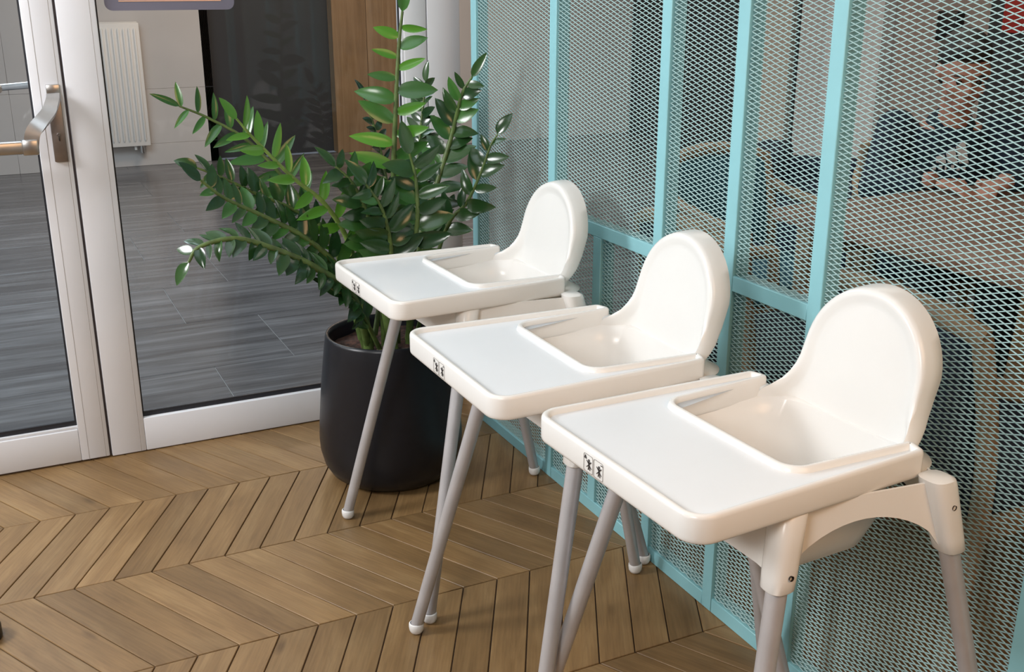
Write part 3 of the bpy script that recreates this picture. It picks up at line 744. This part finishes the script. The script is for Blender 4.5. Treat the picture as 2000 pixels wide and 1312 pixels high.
# right stems
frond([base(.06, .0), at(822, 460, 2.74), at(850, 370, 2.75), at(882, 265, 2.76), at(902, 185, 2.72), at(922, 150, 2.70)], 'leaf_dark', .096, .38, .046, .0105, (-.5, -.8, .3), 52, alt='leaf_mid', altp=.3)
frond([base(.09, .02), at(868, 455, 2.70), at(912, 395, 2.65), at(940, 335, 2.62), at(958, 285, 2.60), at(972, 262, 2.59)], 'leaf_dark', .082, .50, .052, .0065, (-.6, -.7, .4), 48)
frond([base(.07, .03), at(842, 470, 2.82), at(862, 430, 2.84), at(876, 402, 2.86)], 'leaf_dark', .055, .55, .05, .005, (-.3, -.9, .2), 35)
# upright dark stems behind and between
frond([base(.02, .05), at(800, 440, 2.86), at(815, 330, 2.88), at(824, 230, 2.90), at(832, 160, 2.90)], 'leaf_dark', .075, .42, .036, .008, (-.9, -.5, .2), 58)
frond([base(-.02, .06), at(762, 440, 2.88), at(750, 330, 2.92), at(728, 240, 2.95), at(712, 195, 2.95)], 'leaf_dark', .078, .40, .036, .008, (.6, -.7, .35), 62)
# middle bushy stems
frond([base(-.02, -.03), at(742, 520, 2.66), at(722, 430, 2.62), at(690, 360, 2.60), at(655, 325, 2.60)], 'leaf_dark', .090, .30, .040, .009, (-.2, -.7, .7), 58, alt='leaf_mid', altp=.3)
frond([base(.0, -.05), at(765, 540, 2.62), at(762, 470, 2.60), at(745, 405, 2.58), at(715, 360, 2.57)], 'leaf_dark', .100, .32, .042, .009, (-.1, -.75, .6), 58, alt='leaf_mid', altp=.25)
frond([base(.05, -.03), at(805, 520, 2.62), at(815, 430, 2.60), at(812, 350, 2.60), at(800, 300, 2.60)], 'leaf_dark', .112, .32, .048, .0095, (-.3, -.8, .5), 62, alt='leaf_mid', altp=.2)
# left arching stems
frond([base(-.05, -.01), at(690, 500, 2.68), at(640, 405, 2.66), at(570, 345, 2.64), at(500, 275, 2.62), at(462, 232, 2.61)], 'leaf_young_lit', .084, .42, .066, .0085, (-.2, -.75, .6), 50, True, shrink=-.1)
frond([base(-.06, .02), at(660, 500, 2.86), at(580, 380, 2.90), at(490, 280, 2.92), at(410, 232, 2.93), at(350, 207, 2.93)], 'leaf_mid', .100, .52, .056, .008, (-.1, -.9, .35), 62, ws=.62)
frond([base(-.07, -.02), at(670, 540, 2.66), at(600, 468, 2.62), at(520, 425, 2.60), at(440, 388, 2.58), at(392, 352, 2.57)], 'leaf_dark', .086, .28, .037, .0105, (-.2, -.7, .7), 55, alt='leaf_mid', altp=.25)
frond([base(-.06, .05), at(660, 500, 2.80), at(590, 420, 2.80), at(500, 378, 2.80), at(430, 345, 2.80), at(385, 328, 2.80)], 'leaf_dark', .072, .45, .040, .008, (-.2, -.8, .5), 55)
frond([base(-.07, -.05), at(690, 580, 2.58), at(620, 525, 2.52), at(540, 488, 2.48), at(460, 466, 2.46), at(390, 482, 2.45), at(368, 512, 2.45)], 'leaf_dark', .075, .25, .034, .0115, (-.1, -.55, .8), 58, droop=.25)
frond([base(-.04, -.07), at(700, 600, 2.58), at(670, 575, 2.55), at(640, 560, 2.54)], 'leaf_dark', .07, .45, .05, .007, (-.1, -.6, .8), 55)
# stubby stem bases in the soil
tube('stem', [Vector((-.075, -.06, .38)), Vector((-.085, -.075, .47)), Vector((-.095, -.07, .55))], [.015, .013, .010], M['stem'], pp, 10)
tube('stem', [Vector((-.01, -.08, .38)), Vector((-.03, -.09, .50)), Vector((-.05, -.09, .60))], [.016, .014, .010], M['stem'], pp, 10)
print('leaves', nleaf)

# ------------------------------------------------------------------ cafe behind the mesh
tb = empty('dining_table', (2.65, 1.80, 0)); tag(tb, 'brown wooden dining table behind the mesh, in front of the person', 'table')
box('table_top', -.63, .65, -.62, .62, .705, .742, M['table_wood'], tb, .005)
for sx in (-.55, .57):
    for sy in (-.54, .54): box('leg', sx - .03, sx + .03, sy - .03, sy + .03, 0, .705, M['bench_wood'], tb, .004)
box('apron', -.55, .57, -.50, -.48, .62, .705, M['bench_wood'], tb); box('apron', -.55, .57, .48, .50, .62, .705, M['bench_wood'], tb)
def cafe_chair(fabric):                      # front = +X
    r = empty('cafe_chair')
    def bez(ps, rd, nm): return tube(nm, bezier(ps, 5), rd, M['bench_wood'], r, 10)
    for s_ in (1, -1):
        bez([(-.27, s_ * .20, 0), (-.235, s_ * .215, .40), (-.245, s_ * .215, .60), (-.275, s_ * .20, .78)], .019, 'back_leg')
        bez([(.22, s_ * .22, 0), (.205, s_ * .225, .35), (.19, s_ * .23, .63)], .018, 'front_leg')
        bez([(.20, s_ * .232, .632), (.05, s_ * .245, .645), (-.15, s_ * .235, .665), (-.255, s_ * .215, .69)], .019, 'armrest')
    bez([(-.272, .205, .775), (-.30, .12, .805), (-.31, 0, .815), (-.30, -.12, .805), (-.272, -.205, .775)], .022, 'top_rail')
    box('seat_rail', -.235, .21, -.21, .21, .365, .41, M['bench_wood'], r, .006); box('seat_cushion', -.235, .235, -.205, .205, .41, .475, fabric, r, .022, 3)
    bm = bmesh.new(); n = 9; F = []
    for th in (0, 1):
        for j in (.49, .53, .66, .77, .79):
            for k in range(n + 1):
                u = -1 + 2 * k / n; xb = -.236 - (j - .49) * .14 - .035 * (1 - u * u); e = .012 if j in (.49, .79) or k in (0, n) else .028
                F.append(bm.verts.new((xb + (e if th else -e) , u * .190, j)))
    def V(th, j, k): return F[th * 5 * (n + 1) + j * (n + 1) + k]
    for th in (0, 1):
        for j in range(4):
            for k in range(n): bm.faces.new((V(th, j, k), V(th, j, k + 1), V(th, j + 1, k + 1), V(th, j + 1, k)))
    for j in range(4):
        bm.faces.new((V(0, j, 0), V(1, j, 0), V(1, j + 1, 0), V(0, j + 1, 0))); bm.faces.new((V(0, j, n), V(1, j, n), V(1, j + 1, n), V(0, j + 1, n)))
    for k in range(n):
        bm.faces.new((V(0, 0, k), V(1, 0, k), V(1, 0, k + 1), V(0, 0, k + 1))); bm.faces.new((V(0, 4, k), V(1, 4, k), V(1, 4, k + 1), V(0, 4, k + 1)))
    bmesh.ops.recalc_face_normals(bm, faces=bm.faces); mesh_obj('back_cushion', bm, fabric, r, True, 60)
    return r
cn = cafe_chair(M['navy'])
G = 'wooden armchairs around the cafe table'
for i, (x, y, rz, lab) in enumerate([(1.77, 2.10, 0, 'navy upholstered wooden chair behind the mesh, between middle and nearest high chair'),
                                     (1.77, 1.42, 0, 'navy upholstered wooden chair behind the mesh, beyond the nearest high chair'),
                                     (2.93, 2.67, -124, 'dark wooden armchair the person behind the mesh sits on')]):
    o = cn if i == 0 else dup_tree(cn)
    o.location = (x, y, 0); o.rotation_euler = (0, 0, R(rz)); tag(o, lab, 'chair', G)
ct = cafe_chair(M['teal_fabric']); ct.location = (2.25, 2.72, 0); ct.rotation_euler = (0, 0, R(-90)); tag(ct, 'pale wooden chair with teal upholstery behind the mesh', 'chair', G)
# navy sofa by the far wall
sf = empty('sofa', (3.62, 4.02, 0), R(-138)); tag(sf, 'low dark navy sofa in the cafe behind the mesh', 'sofa')
box('sofa_base', -.75, .75, -.40, .40, .06, .24, M['navy'], sf, .03, 3); box('backrest', -.75, .75, -.42, -.22, .20, .53, M['navy'], sf, .05, 3)
for a, b in ((-.60, 0), (0, .60)): box('seat_cushion', a + .005, b - .005, -.22, .40, .24, .36, M['navy'], sf, .035, 3)
for s_ in (-1, 1): box('armrest', s_ * .68 - .08, s_ * .68 + .08, -.42, .40, .12, .45, M['navy'], sf, .04, 3)
for sx in (-.66, .66):
    for sy in (-.32, .32): box('foot', sx - .03, sx + .03, sy - .03, sy + .03, 0, .07, M['black'], sf)

# ------------------------------------------------------------------ seated person behind the table
def blob(parts, voxel, name, mat, parent, smooth_it=6):
    bm = bmesh.new()
    for p in parts:
        if p[0] == 'tube': add_tube(bm, bezier(p[1], 5) if len(p[1]) > 2 else p[1], [p[2]] if False else None or interp(p[2], len(bezier(p[1], 5)) if len(p[1]) > 2 else len(p[1])), 14, True, p[3] if len(p) > 3 else None)
        else:
            r = bmesh.ops.create_uvsphere(bm, u_segments=24, v_segments=16, radius=1)
            m = Matrix.Translation(p[1]) @ (p[3] if len(p) > 3 else Matrix.Identity(4)) @ Matrix.Diagonal((*p[2], 1)); bmesh.ops.transform(bm, matrix=m, verts=r['verts'])
    bmesh.ops.recalc_face_normals(bm, faces=bm.faces)
    o = mesh_obj(name, bm, mat, parent)
    md = o.modifiers.new('merge', 'REMESH'); md.mode = 'VOXEL'; md.voxel_size = voxel; md.use_smooth_shade = True
    sm = o.modifiers.new('soften', 'SMOOTH'); sm.iterations = smooth_it; sm.factor = .5
    return o
def interp(rad, n):
    if not isinstance(rad, (list, tuple)): return [rad] * n
    return [rad[min(len(rad) - 1, int(i / (n - 1) * (len(rad) - 1)))] * (1 - ((i / (n - 1) * (len(rad) - 1)) % 1)) + rad[min(len(rad) - 1, int(i / (n - 1) * (len(rad) - 1)) + 1)] * ((i / (n - 1) * (len(rad) - 1)) % 1) for i in range(n)]
# local frame: faces -Y, origin on the floor below the pelvis
ps = empty('person', (2.91, 2.63, 0), R(-34)); tag(ps, 'person in a dark navy sweatshirt with white triangular logo, seated behind mesh', 'person')
HC = Vector((0, -.115, 1.085)); tilt = Matrix.Rotation(R(20), 4, 'X')
def hd(x, y, z): return HC + (tilt @ Vector((x, y, z)))
arms = {}
for s_ in (1, -1):
    sh = Vector((s_ * .170, -.02, .895)); el = Vector((s_ * .245, -.17, .715)); wr = Vector((s_ * .10, -.33, .775)); arms[s_] = (sh, el, wr)
body = [('tube', [(0, .02, .46), (0, .0, .60), (0, -.01, .80), (0, -.035, .915)], [.090, .085, .092, .070], 1.42),
        ('tube', [(0, -.04, .89), (0, -.07, .95), hd(0, .02, -.07)], [.055, .050, .05]),
        ('ball', hd(0, .012, .025), (.074, .092, .092), tilt), ('ball', hd(0, -.022, -.035), (.062, .066, .075), tilt), ('ball', hd(0, -.055, -.085), (.032, .03, .025), tilt),
        ('ball', hd(0, -.093, -.022), (.014, .018, .024), tilt), ('ball', hd(0, -.078, .018), (.052, .014, .012), tilt), ('ball', hd(0, -.082, -.060), (.024, .010, .010), tilt)]
for s_ in (1, -1):
    body += [('ball', hd(s_ * .076, .012, -.005), (.010, .018, .028), tilt), ('ball', hd(s_ * .038, -.060, -.03), (.022, .02, .022), tilt)]
    sh, el, wr = arms[s_]
    body += [('tube', [sh, el], [.048, .040]), ('tube', [el, el.lerp(wr, .5), wr], [.040, .036, .026])]
    hdv = Vector((-s_ * .55, -.80, -.15)).normalized(); sd = Vector((s_ * .8, -.55, 0)).normalized(); pa = wr + hdv * .05
    body += [('ball', pa, (.034, .044, .018), Matrix.Rotation(R(s_ * 34), 4, 'Z'))]
    for q, ln in ((-1.5, .052), (-.5, .064), (.5, .068), (1.5, .060)):
        k0 = pa + hdv * .034 + sd * q * .0165; k1 = k0 + hdv * ln * .5 + Vector((0, 0, .006)); k2 = k1 + hdv * ln * .4 - Vector((0, 0, .014)); k3 = k2 + hdv * ln * .2 - Vector((0, 0, .012))
        body += [('tube', [k0, k1, k2, k3], [.0092, .0088, .008, .007])]
    t0 = pa - hdv * .012 - sd * .026 * 1; body += [('tube', [t0, t0 - sd * .02 + hdv * .02 + Vector((0, 0, .01)), t0 - sd * .022 + hdv * .048], [.011, .0098, .0085])]
    hip = Vector((s_ * .085, .0, .50)); kn = Vector((s_ * .11, -.42, .52)); an = Vector((s_ * .11, -.40, .09))
    body += [('tube', [hip, kn], [.080, .055]), ('tube', [kn, kn.lerp(an, .35), an], [.054, .054, .036]), ('tube', [an + Vector((0, .04, -.055)), an + Vector((0, -.06, -.055)), an + Vector((0, -.15, -.065))], [.034, .036, .022])]
blob(body, .0065, 'body', M['skin'], ps, 4)
sw = [('tube', [(0, .02, .50), (0, .0, .62), (0, -.012, .80), (0, -.035, .905)], [.114, .110, .114, .085], 1.42), ('tube', [(0, -.035, .905), (0, -.055, .940)], [.085, .062])]
for s_ in (1, -1):
    sh, el, wr = arms[s_]
    sw += [('ball', sh, (.066, .062, .062)), ('tube', [sh, el], [.066, .057]), ('ball', el, (.057, .057, .057)), ('tube', [el, el.lerp(wr, .5), el.lerp(wr, .88)], [.056, .050, .042])]
blob(sw, .009, 'sweatshirt', M['sweat'], ps, 5)
tr = []
for s_ in (1, -1):
    hip = Vector((s_ * .085, .0, .50)); kn = Vector((s_ * .11, -.42, .52)); an = Vector((s_ * .11, -.40, .12))
    tr += [('tube', [hip, kn], [.098, .070]), ('ball', kn, (.070, .07, .07)), ('tube', [kn, kn.lerp(an, .4), an], [.070, .066, .054])]
tr += [('tube', [(0, .02, .455), (0, .01, .56)], [.118, .118], 1.3)]
blob(tr, .011, 'trousers', M['trouser'], ps, 4)
hr = [('ball', hd(0, .028, .050), (.082, .095, .080), tilt), ('ball', hd(0, .06, -.01), (.076, .062, .075), tilt), ('ball', hd(0, -.050, .088), (.062, .042, .030), tilt)]
blob(hr, .007, 'hair', M['hair'], ps, 3)
for s_ in (1, -1):
    bm = bmesh.new(); bmesh.ops.create_uvsphere(bm, u_segments=12, v_segments=8, radius=.0095); bmesh.ops.translate(bm, verts=bm.verts, vec=hd(s_ * .030, -.080, .002)); mesh_obj('eye', bm, M['eye'], ps, True)
    bm = bmesh.new(); add_tube(bm, [hd(s_ * .014, -.090, .021), hd(s_ * .032, -.089, .027), hd(s_ * .048, -.078, .022)], [.003, .004, .0025], 8); mesh_obj('eyebrow', bm, M['hair'], ps, True)
for s_ in (1, -1):
    bm = bmesh.new(); add_box(bm, s_ * .11 - .045, s_ * .11 + .045, -.60, -.34, 0, .075, .03, 3); mesh_obj('shoe', bm, M['black'], ps, True, 60)
# printed mark on the chest: three slanted bars growing to the right, a line of small letters under them
bm = bmesh.new(); bx0 = -.055
def chest(x, z): return Vector((x, -.122 - .9 * (0) + 2.2 * x * x - (z - .78) * .02, z))
def quad(pts):
    lo = [bm.verts.new(chest(x, z) + Vector((0, -.006, 0))) for x, z in pts]; hi = [bm.verts.new(chest(x, z) + Vector((0, .010, 0))) for x, z in pts]
    bm.faces.new(lo); bm.faces.new(list(reversed(hi)))
    for k in range(len(lo)): bm.faces.new((lo[k], hi[k], hi[(k + 1) % len(lo)], lo[(k + 1) % len(lo)]))
for i, h in enumerate((.026, .050, .074)):
    x = -.052 + i * .036; zb = .795; quad([(x, zb), (x + .030, zb), (x + .030 - h * .30, zb + h), (x - h * .30 + .006, zb + h * .72)])
for i, (wd_, hh_) in enumerate(((.009, .012), (.009, .017), (.004, .014), (.009, .017), (.009, .012), (.009, .011))):
    x = -.060 + i * .0185; quad([(x, .772), (x + wd_, .772), (x + wd_, .772 + hh_), (x, .772 + hh_)])
bmesh.ops.recalc_face_normals(bm, faces=bm.faces); mesh_obj('chest_print', bm, M['logo'], ps)

# ------------------------------------------------------------------ small dark stop at the left edge
ds = empty('door_stop', (-.150, 2.312, 0)); tag(ds, 'small dark rounded stop on the floor at the left edge', 'door stop')
bm = bmesh.new(); add_lathe(bm, [(0, 0), (.034, 0), (.036, .004), (.036, .03), (.033, .037), (.026, .04), (0, .04)], 28); mesh_obj('rubber_body', bm, M['black'], ds, True, 50)
bm = bmesh.new(); add_lathe(bm, [(0, .0425), (.006, .042), (.009, .04)], 14); mesh_obj('screw_head', bm, M['steel'], ds, True, 50)
